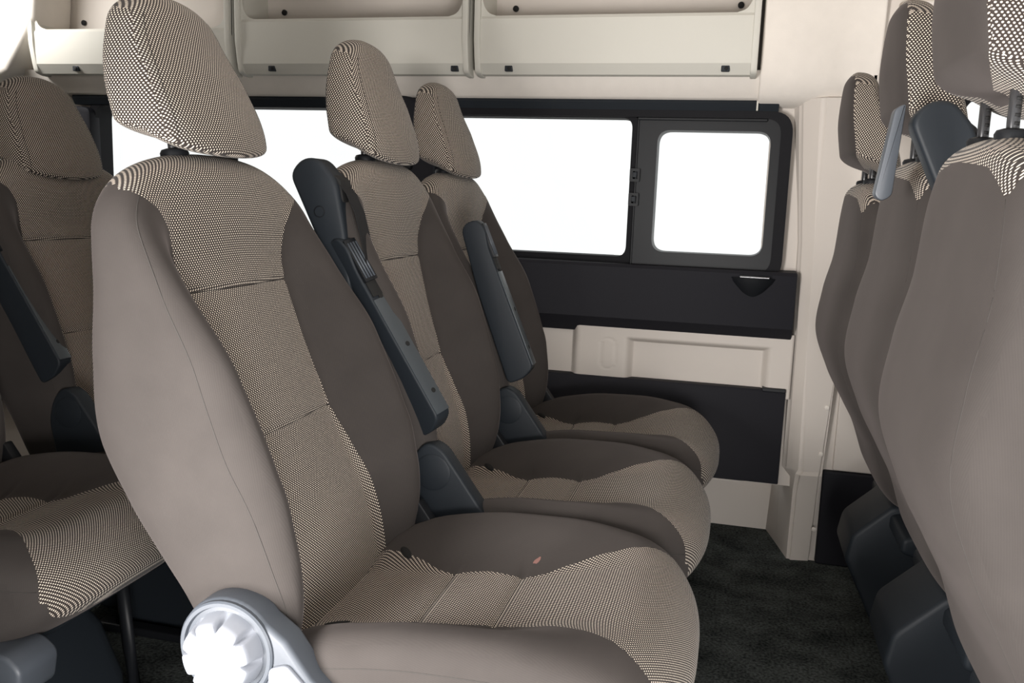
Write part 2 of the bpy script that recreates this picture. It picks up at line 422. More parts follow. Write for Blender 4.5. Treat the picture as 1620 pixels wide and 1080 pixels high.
def build_cushion(parent, res=1.0):
    T = stations(-.215, .290, int(140*res)); T[0] += .0004; T[-1] -= .0003
    crest = interp([(-.217, .40), (-.113, .445), (.0, .464), (.08, .466), (.18, .457), (.24, .441), (.29, .42)], T)
    C = interp([(-.285, .335), (0, .37), (.2, .375), (.29, .372)], T)
    dip = interp([(-.2, .03), (-.06, .062), (.04, .060), (.15, .028), (.22, .008), (.29, 0)], T)
    ca = close(T, -.215, .04, .290, .085, 2.2, 2.3); cw = close(T, -.215, .03, .290, .11, 3, 2.6)
    W = interp([(-.215, .212), (-.1, .228), (.1, .229), (.29, .222)], T)*cw
    A = (crest-C)*ca; B = (C-interp([(-.285, .30), (0, .30), (.2, .30), (.29, .33)], T))*ca
    ex = interp([(-.285, 5.5), (.1, 5.5), (.22, 4.0), (.29, 2.8)], T)
    seams = (-.06, .040)
    def bump(t, i, y, fr):
        up = np.clip(fr, 0, 1)
        d = -dip[i]*sstep(.215, .07, np.abs(y))*up*ca[i]
        gro = sum(-.004*np.exp(-((t-x0)/.0045)**2) for x0 in seams)*up*sstep(.13, .09, np.abs(y))
        return d+gro
    cu = Cushion(T, W, A, B, C, ex, lambda t, y, o, c: (np.full_like(y, t), -y, c+o), bump, int(150*res))
    Y, NN = cu.Y, cu.NN; TT = np.repeat(T[:, None], cu.n+1, 1)
    bx = interp([(-.217, .145), (-.12, .105), (-.06, .080), (-.01, .084), (.04, .076), (.10, .094), (.17, .128), (.235, .170), (.25, .178), (.258, .186), (.264, .26), (.29, .4)], T)[:, None]
    gf = (bx-np.abs(Y)); gn = (TT-.262)
    F = np.where(NN > .02, np.maximum(gf, gn), np.where(NN > -.97, np.maximum(gn, -1), gn))
    wov, pl = cu.split(F, ('centre_panel', 'seat_cushion'), (M_WOV, M_PLAIN), parent, uv_cush)
    wov['label'] = 'dotted woven centre panel'
    for x0 in seams:
        i = cu.ti(x0); b = float(np.interp(x0, T, bx[:, 0]))
        js = np.linspace(cu.jy(i, -b), cu.jy(i, b), 40); cu.seam('seam', [(i, j) for j in js], wov, .0010, -.0006)
    for sg in (-1, 1):
        xs = np.linspace(-.20, .255, 50)
        ij = [(cu.ti(x), float(np.interp(sg*1.42, cu.th, range(cu.n+1)))) for x in xs]
        cu.seam('seam', ij, pl, .0007, -.0001, M_TAUPE)
    for sg in (-1, 1):      # slots in the cover where the belt buckles come through
        p_, n_ = cu.at(cu.ti(-.150), cu.jy(cu.ti(-.150), sg*.118))
        bm = bmesh.new(); bmesh.ops.create_uvsphere(bm, u_segments=20, v_segments=10, radius=1)
        a_ = Vector((.5, .8*sg, .25)).normalized(); nn_ = Vector(n_).normalized() if n_[2] > 0 else -Vector(n_).normalized()
        b_ = nn_.cross(a_).normalized(); a_ = b_.cross(nn_)
        for v in bm.verts: v.co = Vector(p_)+a_*v.co.x*.018+b_*v.co.y*.0065+nn_*v.co.z*.0025
        from_bm('buckle_slot', bm, M_HOLE, pl, True)
    build_cushion.cu = cu
    return pl, cu

def build_headrest(parent, res=1.0):
    T = stations(.970, 1.162, int(100*res)); T[0] += .0003; T[-1] -= .0002
    C = interp([(.952, -.408), (1.0, -.418), (1.055, -.434), (1.11, -.450), (1.162, -.462)], T)
    A = interp([(.952, .056), (1.0, .058), (1.05, .045), (1.11, .028), (1.162, .020)], T)
    B = interp([(.952, .044), (1.0, .049), (1.05, .046), (1.11, .034), (1.162, .022)], T)
    W = interp([(.952, .114), (.985, .124), (1.02, .124), (1.065, .116), (1.11, .100), (1.162, .074)], T)
    ca = close(T, .970, .020, 1.162, .028, 2.3, 2.0); cw = close(T, .970, .025, 1.162, .045, 2.6, 2.2)
    W = W*cw; A = A*ca; B = B*ca
    ex = np.full(len(T), 4.0)
    def bump(t, i, y, fr):
        return .010*np.clip(fr, 0, 1)*np.exp(-(y/.07)**2)*ca[i]+.003*np.clip(-fr, 0, 1)*-1*np.exp(-(y/.06)**2)*ca[i]
    def place(t, y, o, c):
        k = np.clip((1.06-t)/.09, 0, 1)
        return (c+o, y, t-np.where(o > 0, .42, .20)*o*k)
    cu = Cushion(T, W, A, B, C, ex, place, bump, int(110*res))
    th = cu.th
    # the rear face is plain cloth, bounded by a seam on the rear corners and below the top
    TT = np.repeat(T[:, None], cu.n+1, 1)
    F = np.maximum((2.12-np.abs(th))[None, :]*.1+0*TT, TT-1.148)
    wov, pl = cu.split(F, ('headrest_cover', 'back_panel'), (M_WOV, M_PLAIN), None, uv_head)
    wov.parent = parent; wov.name = 'headrest'; pl.parent = wov; pl['label'] = 'plain taupe back panel'
    for sg in (-1, 1):
        ts = np.linspace(.965, 1.14, 40)
        ij = [(cu.ti(t), float(np.interp(sg*.80, cu.th, range(cu.n+1)))) for t in ts]
        cu.seam('seam', ij, wov, .0006, -.0002)
    return wov

def build_posts(parent):
    for sg in (-1, 1):
        y = .058*sg
        bm = bmesh.new(); tube(bm, [(-.404, y, .93), (-.412, y, .985), (-.42, y, 1.05)], .0062, 14)
        p = from_bm('headrest_post', bm, M_POST, parent, True)
        bm = bmesh.new()
        for k in range(5): tube(bm, [(-.4125-.0011*k, y-.0052, .984+.008*k), (-.4075-.0011*k, y-.0052, .984+.008*k)], .0020, 8)
        from_bm('notch', bm, M_HOLE, p, True)
        bm = bmesh.new(); lathe(bm, [(.017, -.006), (.018, .002), (.016, .006), (.010, .008)], (-.409, y, .971), (-.08, 0, 1), 24)
        from_bm('post_collar', bm, M_BLACK, p, True, 35)

def build_armrest(parent):
    pts = [(-.340, .835), (-.335, .853), (-.312, .866), (-.290, .850), (-.277, .815), (-.134, .588), (-.150, .560), (-.180, .541), (-.200, .575), (-.278, .710)]
    bm = bmesh.new(); prism(bm, roundpoly(pts, .012, 4), -.020, .014, 'y', .004, 3)
    a = from_bm('armrest', bm, M_SLATE, parent, True, 40)
    a.location = (-.008, -.207, 0)
    # underside plate facing forward, with the ribbed release button and screw holes
    d = Vector((-.134+.277, 0, .588-.815)).normalized(); nrm = Vector((-d.z, 0, d.x))
    if nrm.x < 0: nrm = -nrm
    def fr(s, off): return Vector((-.277, 0, .815))+d*s+nrm*off
    def plate(s0, s1, hw, o0, o1, name, mt, par):
        bm = bmesh.new(); q = [fr(s0, o0), fr(s1, o0), fr(s1, o1), fr(s0, o1)]
        prism(bm, [(p.x, p.z) for p in q], .0-.003-hw, -.003+hw, 'y', .0012, 2)
        return from_bm(name, bm, mt, par, True, 40)
    plate(.055, .262, .0150, -.001, .0022, 'underside_plate', M_STEELP, a)
    bt = plate(-.050, .024, .0135, -.003, .006, 'release_button', M_BLACK, a)
    bm = bmesh.new()
    for k in range(4):
        y = -.0115+.0057*k; tube(bm, [fr(-.044, .0062)+Vector((0, y, 0)), fr(.019, .0062)+Vector((0, y, 0))], .0017, 8)
    from_bm('rib', bm, M_GREY, bt, True)
    plate(.024, .05, .012, -.002, .003, 'latch_window', M_HOLE, a)
    for s_ in (.052, .14, .225):
        bm = bmesh.new(); o = fr(s_, .0005); lathe(bm, [(.0042, 0), (.0042, .0022), (.003, .0024)], o, nrm, 16)
        from_bm('screw_hole', bm, M_HOLE, a, True, 40)
    # pivot housing at the foot of the armrest
    pts = [(-.192, .47), (-.180, .515), (-.158, .540), (-.130, .530), (-.045, .415), (-.03, .36), (-.17, .36)]
    bm = bmesh.new(); prism(bm, roundpoly(pts, .018, 5), -.020, .016, 'y', .005, 3)
    h = from_bm('pivot_housing', bm, M_SLATE, parent, True, 40); h.location = (-.006, -.205, 0)
    bm = bmesh.new(); lathe(bm, [(.030, 0), (.030, .0025), (.026, .004)], (-.145, -.0185, .49), (0, -1, 0), 32)
    from_bm('pivot_cap', bm, M_SLATE, h, True, 35)

def build_recliner(parent):
    """rounded plastic cover on the aisle side with a scalloped recline wheel"""
    cx, cz = -.222, .420
    bm = bmesh.new(); prism(bm, roundpoly([(.0, .318), (.25, .326), (.274, .308), (.266, .262), (.10, .248), (.0, .250)], .012, 4), -.240, -.170, 'y', .006, 3)
    from_bm('side_valance', bm, M_GREY, parent, True, 40)
    pts = [(cx+.060*math.cos(a), cz+.060*math.sin(a)) for a in [R(q) for q in range(38, 245, 9)]]
    pts += [(-.20, .335), (-.02, .255), (.02, .262), (.0, .300), (-.120, .400), (-.150, .440)]
    bm = bmesh.new(); prism(bm, pts, -.040, .0, 'y', .007, 4)
    h = from_bm('recliner_cover', bm, M_GREY, parent, True, 40); h.location = (0, -.212, 0)
    h['label'] = 'blue grey recliner cover'
    # silver face plate of the arm
    bm = bmesh.new()
    prism(bm, roundpoly([(-.168, .408), (-.146, .416), (-.012, .285), (-.012, .268), (-.168, .345)], .006, 3), -.0465, -.038, 'y', .003, 3)
    fp = from_bm('face_plate', bm, M_SILVER, h, True, 40)
    # rim around the wheel
    bm = bmesh.new(); lathe(bm, [(.058, -.001), (.058, .004), (.056, .006), (.052, .006), (.050, .001), (.046, -.001)], (cx, -.038, cz), (0, -1, 0), 56)
    from_bm('rim', bm, M_GREY, h, True, 35)
    bm = bmesh.new(); n = 192; rings = []
    def rad(a, base, dep):
        k = max(0, math.cos(8*a+.6)); return base-dep*k**5
    for y, base, dep in ((0, .0460, .0), (.006, .0452, .004), (.014, .0435, .0075), (.022, .0418, .0082), (.0265, .0405, .0082), (.0280, .0392, .0078), (.0285, .0375, .0068), (.0287, .022, .0), (.0287, .001, 0)):
        rings.append([bm.verts.new((cx+rad(2*math.pi*k/n, base, dep)*math.cos(2*math.pi*k/n), -.038-y, cz+rad(2*math.pi*k/n, base, dep)*math.sin(2*math.pi*k/n))) for k in range(n)])
    for A, B in zip(rings, rings[1:]):
        for k in range(n): bm.faces.new((A[k], A[(k+1) % n], B[(k+1) % n], B[k]))
    bm.faces.new(rings[-1])
    kn = from_bm('recliner_wheel', bm, M_SILVER, h, True, 35); kn['label'] = 'silver scalloped recline wheel'

def build_tower(parent):
    """seat belt guide on the near shoulder with its webbing"""
    pts = [(-.394, .958), (-.372, .984), (-.342, .984), (-.312, .950), (-.296, .87), (-.28, .76), (-.31, .76), (-.345, .856)]
    bm = bmesh.new(); prism(bm, roundpoly(pts, .016, 5), -.026, .020, 'y', .007, 3)
    t = from_bm('belt_guide', bm, M_SLATE, parent, True, 40); t.location = (-.010, -.203, 0)
    bm = bmesh.new(); lathe(bm, [(.0095, 0), (.0095, .001), (.008, .0012), (.0075, -.0003), (.002, -.0003)], (-.340, -.0255, .900), (0, -1, 0), 24)
    from_bm('screw', bm, M_BLACK, t, True, 40)
    bm = bmesh.new(); prism(bm, roundpoly([(-.330, .966), (-.3085, .950), (-.302, .915), (-.325, .93)], .003, 3), -.016, .023, 'y', .001)
    from_bm('belt_slot', bm, M_HOLE, t, True, 40)
    # webbing hanging from the slot down the front of the bolster
    path = [(-.318, .952), (-.298, .93), (-.283, .90), (-.272, .86), (-.262, .82), (-.246, .77), (-.236, .73)]
    bm = bmesh.new(); pr = None; L = []
    for i, (x, z) in enumerate(path):
        L.append([bm.verts.new((x+dx, y, z)) for dx, y in ((0, -.018), (.0012, -.018), (.0012, .020), (0, .020))])
    for A, B in zip(L, L[1:]):
        for k in range(4): bm.faces.new((A[k], A[(k+1) % 4], B[(k+1) % 4], B[k]))
    bm.faces.new(L[0]); bm.faces.new(L[-1])
    from_bm('belt_webbing', bm, M_WEB, t, True, 40)

def build_bracket(parent):
    # bracket plate reaching round behind the shoulder
    bm = bmesh.new(); prism(bm, roundpoly([(-.412, .975), (-.398, .982), (-.405, .86), (-.418, .852), (-.428, .86)], .006, 3), -.012, .018, 'y', .003)
    t = from_bm('belt_bracket', bm, M_GREY, parent, True, 40); t.location = (-.010, -.203, 0)

def build_base(parent, pedestal=True):
    bm = bmesh.new()
    pts = [(-.25, .30), (-.20, .315), (.17, .315), (.185, .30), (.175, .262), (-.15, .245), (-.25, .27)]
    prism(bm, roundpoly(pts, .01, 4), -.205, .205, 'y', .008, 3)
    b = from_bm('seat_pan', bm, M_SLATE, parent, True, 40)
    # plastic cover of the rear foot
    bm = bmesh.new(); prism(bm, roundpoly([(-.332, .19), (-.322, .245), (-.245, .320), (-.12, .320), (-.12, .0), (-.24, .0)], .012, 4), -.06, .12, 'y', .010, 3)
    from_bm('foot_cover', bm, M_SLATE, parent, True, 35)
    # pedestal cover
    bm = bmesh.new()
    lo = [(-.14, -.10), (.16, -.10), (.16, .12), (-.14, .12)]; secs = [(0, 1.0, 0), (.10, 1.0, -.005), (.19, .93, -.03), (.265, .70, -.05)]
    rings = []
    for z, k, sh in secs:
        rings.append([bm.verts.new((.01+sh+(x-.01)*k, .01+(y-.01)*k, z)) for x, y in roundpoly(lo, .035, 4)])
    for A, B in zip(rings, rings[1:]):
        n = len(A)
        for k in range(n): bm.faces.new((A[k], A[(k+1) % n], B[(k+1) % n], B[k]))
    bm.faces.new(rings[0][::-1]); bm.faces.new(rings[-1])
    p = from_bm('pedestal', bm, M_SLATE, parent, True, 35)
    for ya in (-.15, .14):
        bm = bmesh.new(); box(bm, -.17, .19, ya, ya+.03, 0, .018, .004); from_bm('floor_rail', bm, M_BLACK, parent)
    for x in (-.12, .14):
        bm = bmesh.new(); tube(bm, [(x, -.135, .015), (x*.9, -.135, .12), (x*.85, -.13, .255)], .011, 10)
        from_bm('leg', bm, M_BLACK, parent, True)
        bm = bmesh.new(); tube(bm, [(x, .155, .015), (x*.9, .155, .12), (x*.85, .15, .255)], .011, 10)
        from_bm('leg', bm, M_BLACK, parent, True)

def build_buckle(parent, y=.205):
    bm = bmesh.new(); prism(bm, roundpoly([(-.175, .44), (-.160, .455), (-.115, .395), (-.105, .34), (-.13, .335)], .005, 3), y-.012, y+.010, 'y', .003)
    b = from_bm('buckle_stalk', bm, M_BLACK, parent, True, 40)
    return b

PROTO = {}; REST = {}
def copy_tree(o, parent=None):
    c = o.copy(); COL.objects.link(c); c.parent = parent
    if parent is None and 'category' not in o: pass
    for ch in o.children: copy_tree(ch, c)
    return c
def seat(loc, label, group, knob=False, arm=False, tower=False, head_up=0, arm_shift=0, tilt=0, tower_up=0, bracket=False, arm_tilt=0, arm_twist=0):
    t = thing('passenger_seat', label, 'seat', loc, group)
    def part(key, fn):
        if key not in PROTO:
            holder = bpy.data.objects.new('holder', None); fn(holder); 
            kids = [o for o in COL.objects if o.parent == holder]
            PROTO[key] = kids
            for k in kids: REST[k.name.split('.')[0]] = k.location.copy()
            for k in kids: k.parent = t
            bpy.data.objects.remove(holder)
            return list(kids)
        return [copy_tree(k, t) for k in PROTO[key]]
    piv = Vector((-.2, 0, .42)); RM = Matrix.Translation(piv) @ Matrix.Rotation(R(tilt), 4, 'Y') @ Matrix.Translation(-piv)
    def lean(objs, off=(0, 0, 0)):
        for k in objs: k.matrix_basis = RM @ Matrix.Translation(Vector(off)+REST[k.name.split('.')[0]])
    lean(part('back', build_backrest))
    part('cush', lambda p: build_cushion(p))
    lean(part('head', build_headrest), (-.24*head_up, 0, head_up))
    lean(part('posts', build_posts))
    part('base', build_base)
    if knob: part('knob', build_recliner)
    if arm:
        ks = part('arm', build_armrest)
        for k in ks:
            if k.name.startswith('armrest'):
                pv, ax = Vector((-.215, -.205, .70)), Vector((.143, 0, -.227)).normalized()
                TW = Matrix.Translation(pv) @ Matrix.Rotation(R(arm_twist), 4, ax) @ Matrix.Translation(-pv)
                k.matrix_basis = Matrix.Translation((-.16+arm_shift, -.012 if arm_twist else 0, .56)) @ Matrix.Rotation(R(arm_tilt), 4, 'Y') @ Matrix.Translation((.16, 0, -.56)) @ TW @ Matrix.Translation(REST['armrest'])
    if tower:
        for k in part('tower', build_tower): k.location = REST['belt_guide']+Vector((0, 0, tower_up))
    if bracket:
        for k in part('bracket', build_bracket): k.location.z = tower_up
    part('buckle', build_buckle)
    return t

FZ = 0
HX = -.30
g_mid, g_front, g_rear = 'seats of the middle row', 'seats of the front row seen from behind', 'seats of the rear row'
hero = seat((HX, 1.075, FZ), 'large nearest passenger seat with silver recline wheel and pink mark on its cushion', g_mid, knob=True, head_up=.016)
seat2 = seat((HX, 1.535, FZ), 'middle row seat between nearest seat and window seat, black belt guide on its shoulder', g_mid, arm=True, tower=True, arm_shift=.010, arm_twist=26, tilt=6.3, head_up=.014)
seat3 = seat((HX+.005, 2.0, FZ), 'middle row seat against the windowed side wall, smallest of its row', g_mid, arm=True, tilt=4.5, arm_shift=.038, arm_tilt=9, head_up=.008)
seatA = seat((HX-.825, 1.11, FZ), 'rear row seat with only its cushion front showing at the lower left', g_rear, knob=True)
seatB = seat((HX-.785, 1.64, FZ), 'dark rear row seat with its headrest at the far left of the photo', g_rear, arm=True, tilt=4.4, head_up=-.028, arm_shift=-.02)
seatN1 = seat((HX+.908, 1.075, FZ), 'nearest front row seat, its plain brown back filling the right edge', g_front, head_up=.045, tilt=6.5)
seatN2 = seat((HX+.915, 1.535, FZ), 'front row seat second from the right edge, belt guide beside its headrest', g_front, head_up=.040, tower=True, arm=True, tilt=6.5, tower_up=.075, bracket=True)
seatN3 = seat((HX+.905, 2.0, FZ), 'front row seat farthest away beside the beige pillar, seen from behind', g_front, head_up=.026, arm=True, tilt=6)
for s_ in (seatN1, seatN2): s_.scale.z = 1.02

cu = build_cushion.cu
i_ = cu.ti(.054); j_ = cu.jy(i_, -.110)
p_, n_ = cu.at(i_, j_); n_ = Vector(n_) if n_[2] > 0 else -Vector(n_)
bm = bmesh.new(); a_ = Vector((.5, .85, 0)); a_ = (a_-n_*a_.dot(n_)).normalized(); b_ = n_.cross(a_)
vs = []
for k in range(14):
    t = 2*math.pi*k/14; r_ = 1+.14*math.sin(3*t+1)+.08*math.sin(5*t); vs.append(bm.verts.new(Vector(p_)+a_*math.cos(t)*.0075*r_+b_*math.sin(t)*.0035*r_+n_*.0007))
bm.faces.new(vs)
st_ = from_bm('pink_stain', bm, M_PINK, hero); st_['label'] = 'small pink stain'
# small marks on the nearest cushion
def mark(name, parent, pts, z, mt):
    bm = bmesh.new(); prism(bm, pts, z, z+.0012, 'z'); return from_bm(name, bm, mt, parent)

# ------------------------------------------------------------------ setting
WY = 2.40
def struct(name, bm, mt, smooth=False, angle=None, parent=None):
    o = from_bm(name, bm, mt, parent, smooth, angle)
    if parent is None: o['kind'] = 'structure'
    return o
bm = bmesh.new(); box(bm, -2.75, 2.3, .48, 2.72, -.06, 0); struct('floor', bm, M_CARPET)
bm = bmesh.new(); box(bm, -9, 9, -8, 9, -.62, -.55); struct('trim_1', bm, M_GROUND).name = 'ground'
bm = bmesh.new(); box(bm, -2.75, 2.3, .40, 2.72, 1.60, 1.66); struct('ceiling', bm, M_LINER)
bm = bmesh.new(); box(bm, -2.81, -2.75, .40, 2.72, -.06, 1.66); struct('wall_back', bm, M_LINER)
# near side wall with the open sliding door
bm = bmesh.new(); box(bm, -2.75, -.77, .40, .48, -.06, 1.66); box(bm, .75, 2.3, .40, .48, -.06, .85); box(bm, .75, 1.0, .40, .48, .85, 1.66); box(bm, 1.0, 2.3, .40, .48, 1.35, 1.66); box(bm, -.77, .75, .40, .48, 1.50, 1.66)
struct('wall_right', bm, M_LINER)
# front: bulkhead below the windscreen
bm = bmesh.new(); box(bm, 2.3, 2.36, .40, 2.72, -.06, .80); box(bm, 2.3, 2.36, .40, 2.72, 1.4, 1.66); struct('wall_front', bm, M_PANEL)

# far side wall
bm = bmesh.new()
OUT = WY+.06
def wbox(x0, x1, z0, z1, y0=WY): box(bm, x0, x1, y0, OUT, z0, z1)
wbox(-2.75, -2.62, .0, 1.62); wbox(-2.62, -2.03, .0, .80); wbox(-2.62, -2.03, 1.15, 1.62); wbox(-2.03, -1.94, .0, 1.62)
wbox(-1.94, -.93, .0, .79); wbox(-1.94, -.93, 1.175, 1.62)
wbox(-.93, -.83, .0, 1.62)
wbox(-.83, .06, .20, .78); wbox(-.83, .06, 1.157, 1.62); wbox(.06, .45, .20, 1.62); wbox(.19, .45, 0, .2)
wbox(.45, 1.5, .0, .95); wbox(.45, 1.5, 1.24, 1.62); wbox(1.5, 2.3, 0, 1.62)
struct('wall_left', bm, M_BEIGE)
# recessed kick wall below
bm = bmesh.new(); box(bm, -.85, .20, 2.60, 2.66, -.01, .24); box(bm, -.85, .06, WY, 2.66, .195, .205)
struct('trim_2', bm, M_BEIGE)

# embossed beige panel
def emboss():
    xs = np.linspace(-1.2, .16, 240); zs = np.linspace(.44, .61, 60)
    recs = [(-.275, .105, .468, .575), (-.72, -.405, .468, .60)]
    verts = []; faces = []
    for z in zs:
        for x in xs:
            d = 0
            for x0, x1, z0, z1 in recs:
                k = min(sstep(x0, x0+.022, np.array(x)), 1-sstep(x1-.022, x1, np.array(x)), 1-sstep(z1-.016, z1, np.array(z)))
                d = max(d, float(k))
            # small stadium cover
            a = max(abs(x+.322)-.0, 0); b = max(abs(z-.525)-.022, 0); q = math.hypot(a, b)
            gr = math.exp(-((q-.020)/.0018)**2)
            verts.append((x, WY-.024+.027*d+.0022*gr, z))
    nx = len(xs)
    for j in range(len(zs)-1):
        for i in range(nx-1): faces.append((j*nx+i, j*nx+i+1, (j+1)*nx+i+1, (j+1)*nx+i))
    me = bpy.data.meshes.new('trim_3'); me.from_pydata(verts, [], faces); me.update()
    o = link('trim_3', me, M_BEIGE); sol = o.modifiers.new('s', 'SOLIDIFY'); sol.thickness = .004; sol.offset = 0
    o['kind'] = 'structure'
emboss()
# charcoal upper panel (face, then bevel running back under it)
def panelx(name, prof, x0, x1, mt, rx=0):
    bm = bmesh.new(); prism(bm, prof, x0, x1, 'x', .003, 2); return struct(name, bm, mt, True, 30)
up = panelx('trim_4', [(WY+.0, .775), (WY-.055, .772), (WY-.062, .764), (WY-.056, .628), (WY-.010, .582), (WY+.0, .582)], -2.6, .152, M_PANEL)
bm = bmesh.new(); lathe(bm, [(.008, 0), (.008, .006), (.006, .010), (.001, .011)], (-.385, WY-.046, .655), (0, -1, 0), 20)
k = from_bm('cover_cap', bm, M_BLACK, up, True, 40)
# lower charcoal panel
lp = panelx('trim_5', [(WY, .462), (WY-.03, .462), (WY-.034, .455), (WY-.030, .21), (WY, .205)], -2.6, .150, M_PANEL)
bm = bmesh.new(); box(bm, .09, .15, WY-.036, WY, .458, .468, .002); from_bm('clip', bm, M_BLACK, lp)

# ---- windows
def window(name, x0, x1, z0, z1, fr=.035, rad=.05, y=WY-.025):
    bm = bmesh.new(); ring(bm, rrect(x0-fr, x1+fr, z0-fr, z1+fr, rad+fr*.8), rrect(x0, x1, z0, z1, rad), y, OUT-.01)
    wf = struct(name, bm, M_RUB, True, 35)
    bm = bmesh.new(); prism(bm, rrect(x0-.01, x1+.01, z0-.01, z1+.01, rad), WY+.02, WY+.025, 'y')
    g = from_bm('glass_pane', bm, M_GLASS, wf); return wf
def combo_window():
    """large fixed pane with a small sliding pane, all in one black frame"""
    bm = bmesh.new(); y0 = WY-.03
    X0, X1, Z0, Z1 = -.86, .113, .745, 1.172
    # outer frame ring
    ring(bm, rrect(X0, X1, Z0, Z1, .055), rrect(X0+.045, X1-.028, Z0+.02, Z1-.018, .04), y0, OUT-.01)
    wf = struct('window_1', bm, M_RUB, True, 35)
    # fixed pane surround
    bm = bmesh.new(); ring(bm, rrect(-.83, -.272, .764, 1.156, .02), rrect(-.80, -.290, .790, 1.152, .028), y0+.012, OUT-.012)
    from_bm('pane_surround', bm, M_RUB, wf, True, 35)
    # sliding pane surround
    bm = bmesh.new(); ring(bm, rrect(-.275, .086, .764, 1.154, .012), rrect(-.222, .062, .808, 1.122, .034), y0+.004, OUT-.02)
    sl = from_bm('sliding_frame', bm, M_BLACK, wf, True, 35)
    for a, b, c, d in ((-.80, -.29, .79, 1.152), (-.222, .062, .808, 1.122)):
        bm = bmesh.new(); prism(bm, rrect(a-.01, b+.01, c-.01, d+.01, .03), WY+.02, WY+.024, 'y'); from_bm('glass_pane', bm, M_GLASS, wf)
    # slider rail along the top
    bm = bmesh.new(); box(bm, -.275, .05, y0-.006, y0+.006, 1.146, 1.153, .002); from_bm('slider_rail', bm, M_BLACK, wf)
    bm = bmesh.new(); box(bm, -.275, -.271, y0-.002, y0+.006, .77, 1.15, .001); from_bm('sliding_edge', bm, M_BLACK, wf)
    for z in (1.005, .942):      # two latches
        bm = bmesh.new(); ring(bm, rrect(-.288, -.262, z-.017, z+.017, .003, 2), rrect(-.280, -.262-.004, z-.010, z+.010, .002, 2), y0-.008, y0+.010)
        l = from_bm('latch', bm, M_BLACK, wf, True, 35)
        bm = bmesh.new(); box(bm, -.281, -.270, y0-.004, y0+.006, z-.006, z+.008, .001); from_bm('latch_tab', bm, M_SLATE, l)
    return wf
combo_window()
window('window_2', -1.93, -.945, .80, 1.168, .022, .04)
window('window_3', -2.60, -2.08, .80, 1.15, .03, .05)
window('window_4', .50, 1.45, .95, 1.21, .03, .05)
# metal strip above the combo window
st = panelx('trim_6', [(WY-.028, 1.170), (WY-.040, 1.190), (WY-.036, 1.200), (WY, 1.200), (WY, 1.170)], -2.0, .075, M_SLATE)
bm = bmesh.new(); box(bm, .020, .024, WY-.043, WY-.03, 1.172, 1.196); from_bm('joint_strip', bm, M_BIN, st)

# black bracket cup under the sill corner
c = thing('sill_bracket', 'black scoop-shaped bracket under the window sill corner', 'bracket', (.045, WY-.055, .755))
bm = bmesh.new(); prof = [(.0, -.052), (.014, -.050), (.030, -.036), (.050, -.012), (.056, .0)]
n = 32; rings = []
for r_, h in prof: rings.append([bm.verts.new((r_*1.05*math.cos(t), -.55*r_*math.sin(t)+.004, h)) for t in [math.pi*k/n for k in range(n+1)]])
for A, B in zip(rings, rings[1:]):
    for k in range(n): bm.faces.new((A[k], A[k+1], B[k+1], B[k]))
bm.faces.new(rings[-1])
from_bm('scoop', bm, M_BLACK, c, True, 40)
bm = bmesh.new(); box(bm, -.035, .040, -.030, .01, .0, .005, .002); from_bm('metal_tab', bm, M_METAL, c)

# ---- pillars
def pillar_c():
    secs = [  # z, outline (x, y)
        (0.0, [(.139, 2.61), (.165, 2.50), (.191, 2.383), (.253, 2.395), (.262, 2.61)]),
        (.200, [(.150, 2.61), (.158, 2.47), (.192, 2.370), (.256, 2.372), (.264, 2.61)]),
        (.245, [(.150, WY+.04), (.158, WY+.01), (.196, WY-.042), (.256, WY-.038), (.264, WY+.04)]),
        (.255, [(.150, WY+.02), (.162, WY-.01), (.204, WY-.036), (.258, WY-.032), (.266, WY+.02)]),
        (.60, [(.150, WY+.02), (.160, WY-.02), (.190, WY-.045), (.270, WY-.040), (.280, WY+.02)]),
        (.85, [(.145, WY+.02), (.152, WY-.02), (.185, WY-.05), (.285, WY-.05), (.295, WY+.02)]),
        (1.13, [(.110, WY+.02), (.130, WY-.03), (.178, WY-.065), (.290, WY-.065), (.300, WY+.02)]),
        (1.20, [(.105, WY+.02), (.125, WY-.04), (.175, WY-.085), (.292, WY-.085), (.302, WY+.02)])]
    bm = bmesh.new(); rings = [[bm.verts.new((x, y, z)) for x, y in o] for z, o in secs]
    for A, B in zip(rings, rings[1:]):
        for k in range(5): bm.faces.new((A[k], A[(k+1) % 5], B[(k+1) % 5], B[k]))
    bm.faces.new(rings[0]); bm.faces.new(rings[-1][::-1])
    es = [e for e in bm.edges if abs((e.verts[0].co-e.verts[1].co).normalized().z) > .5]
    bmesh.ops.bevel(bm, geom=es, offset=.008, segments=3, affect='EDGES')
    p = struct('trim_7', bm, M_BEIGE, True, 30)
    for x, y, z in ((.279, WY-.046, .70), (.272, WY-.040, .555), (.266, WY-.038, .43), (.262, WY-.034, .305), (.262, WY-.034, .10)):
        bm = bmesh.new(); lathe(bm, [(.006, 0), (.006, .003), (.003, .005)], (x-.012, y+.001, z), (0, -1, 0), 16)
        from_bm('screw_cap', bm, M_LINER, p, True, 40)
pillar_c()
# header block above the pillar
bm = bmesh.new()
pts = [(WY+.02, 1.18), (WY-.03, 1.185), (WY-.075, 1.205), (WY-.10, 1.25), (WY-.12, 1.36), (WY-.14, 1.61), (WY+.02, 1.61)]
prism(bm, pts, .022, .295, 'x', .006, 3); struct('trim_8', bm, M_LINER, True, 40)
# headliner coving between the window strip and the bins
bm = bmesh.new()
pts = [(WY+.0, 1.197), (WY-.045, 1.197), (WY-.055, 1.203), (WY-.085, 1.243), (WY-.096, 1.262), (WY+.0, 1.262)]
prism(bm, pts, -2.74, .05, 'x', .003, 2); struct('trim_9', bm, M_LINER, True, 40)
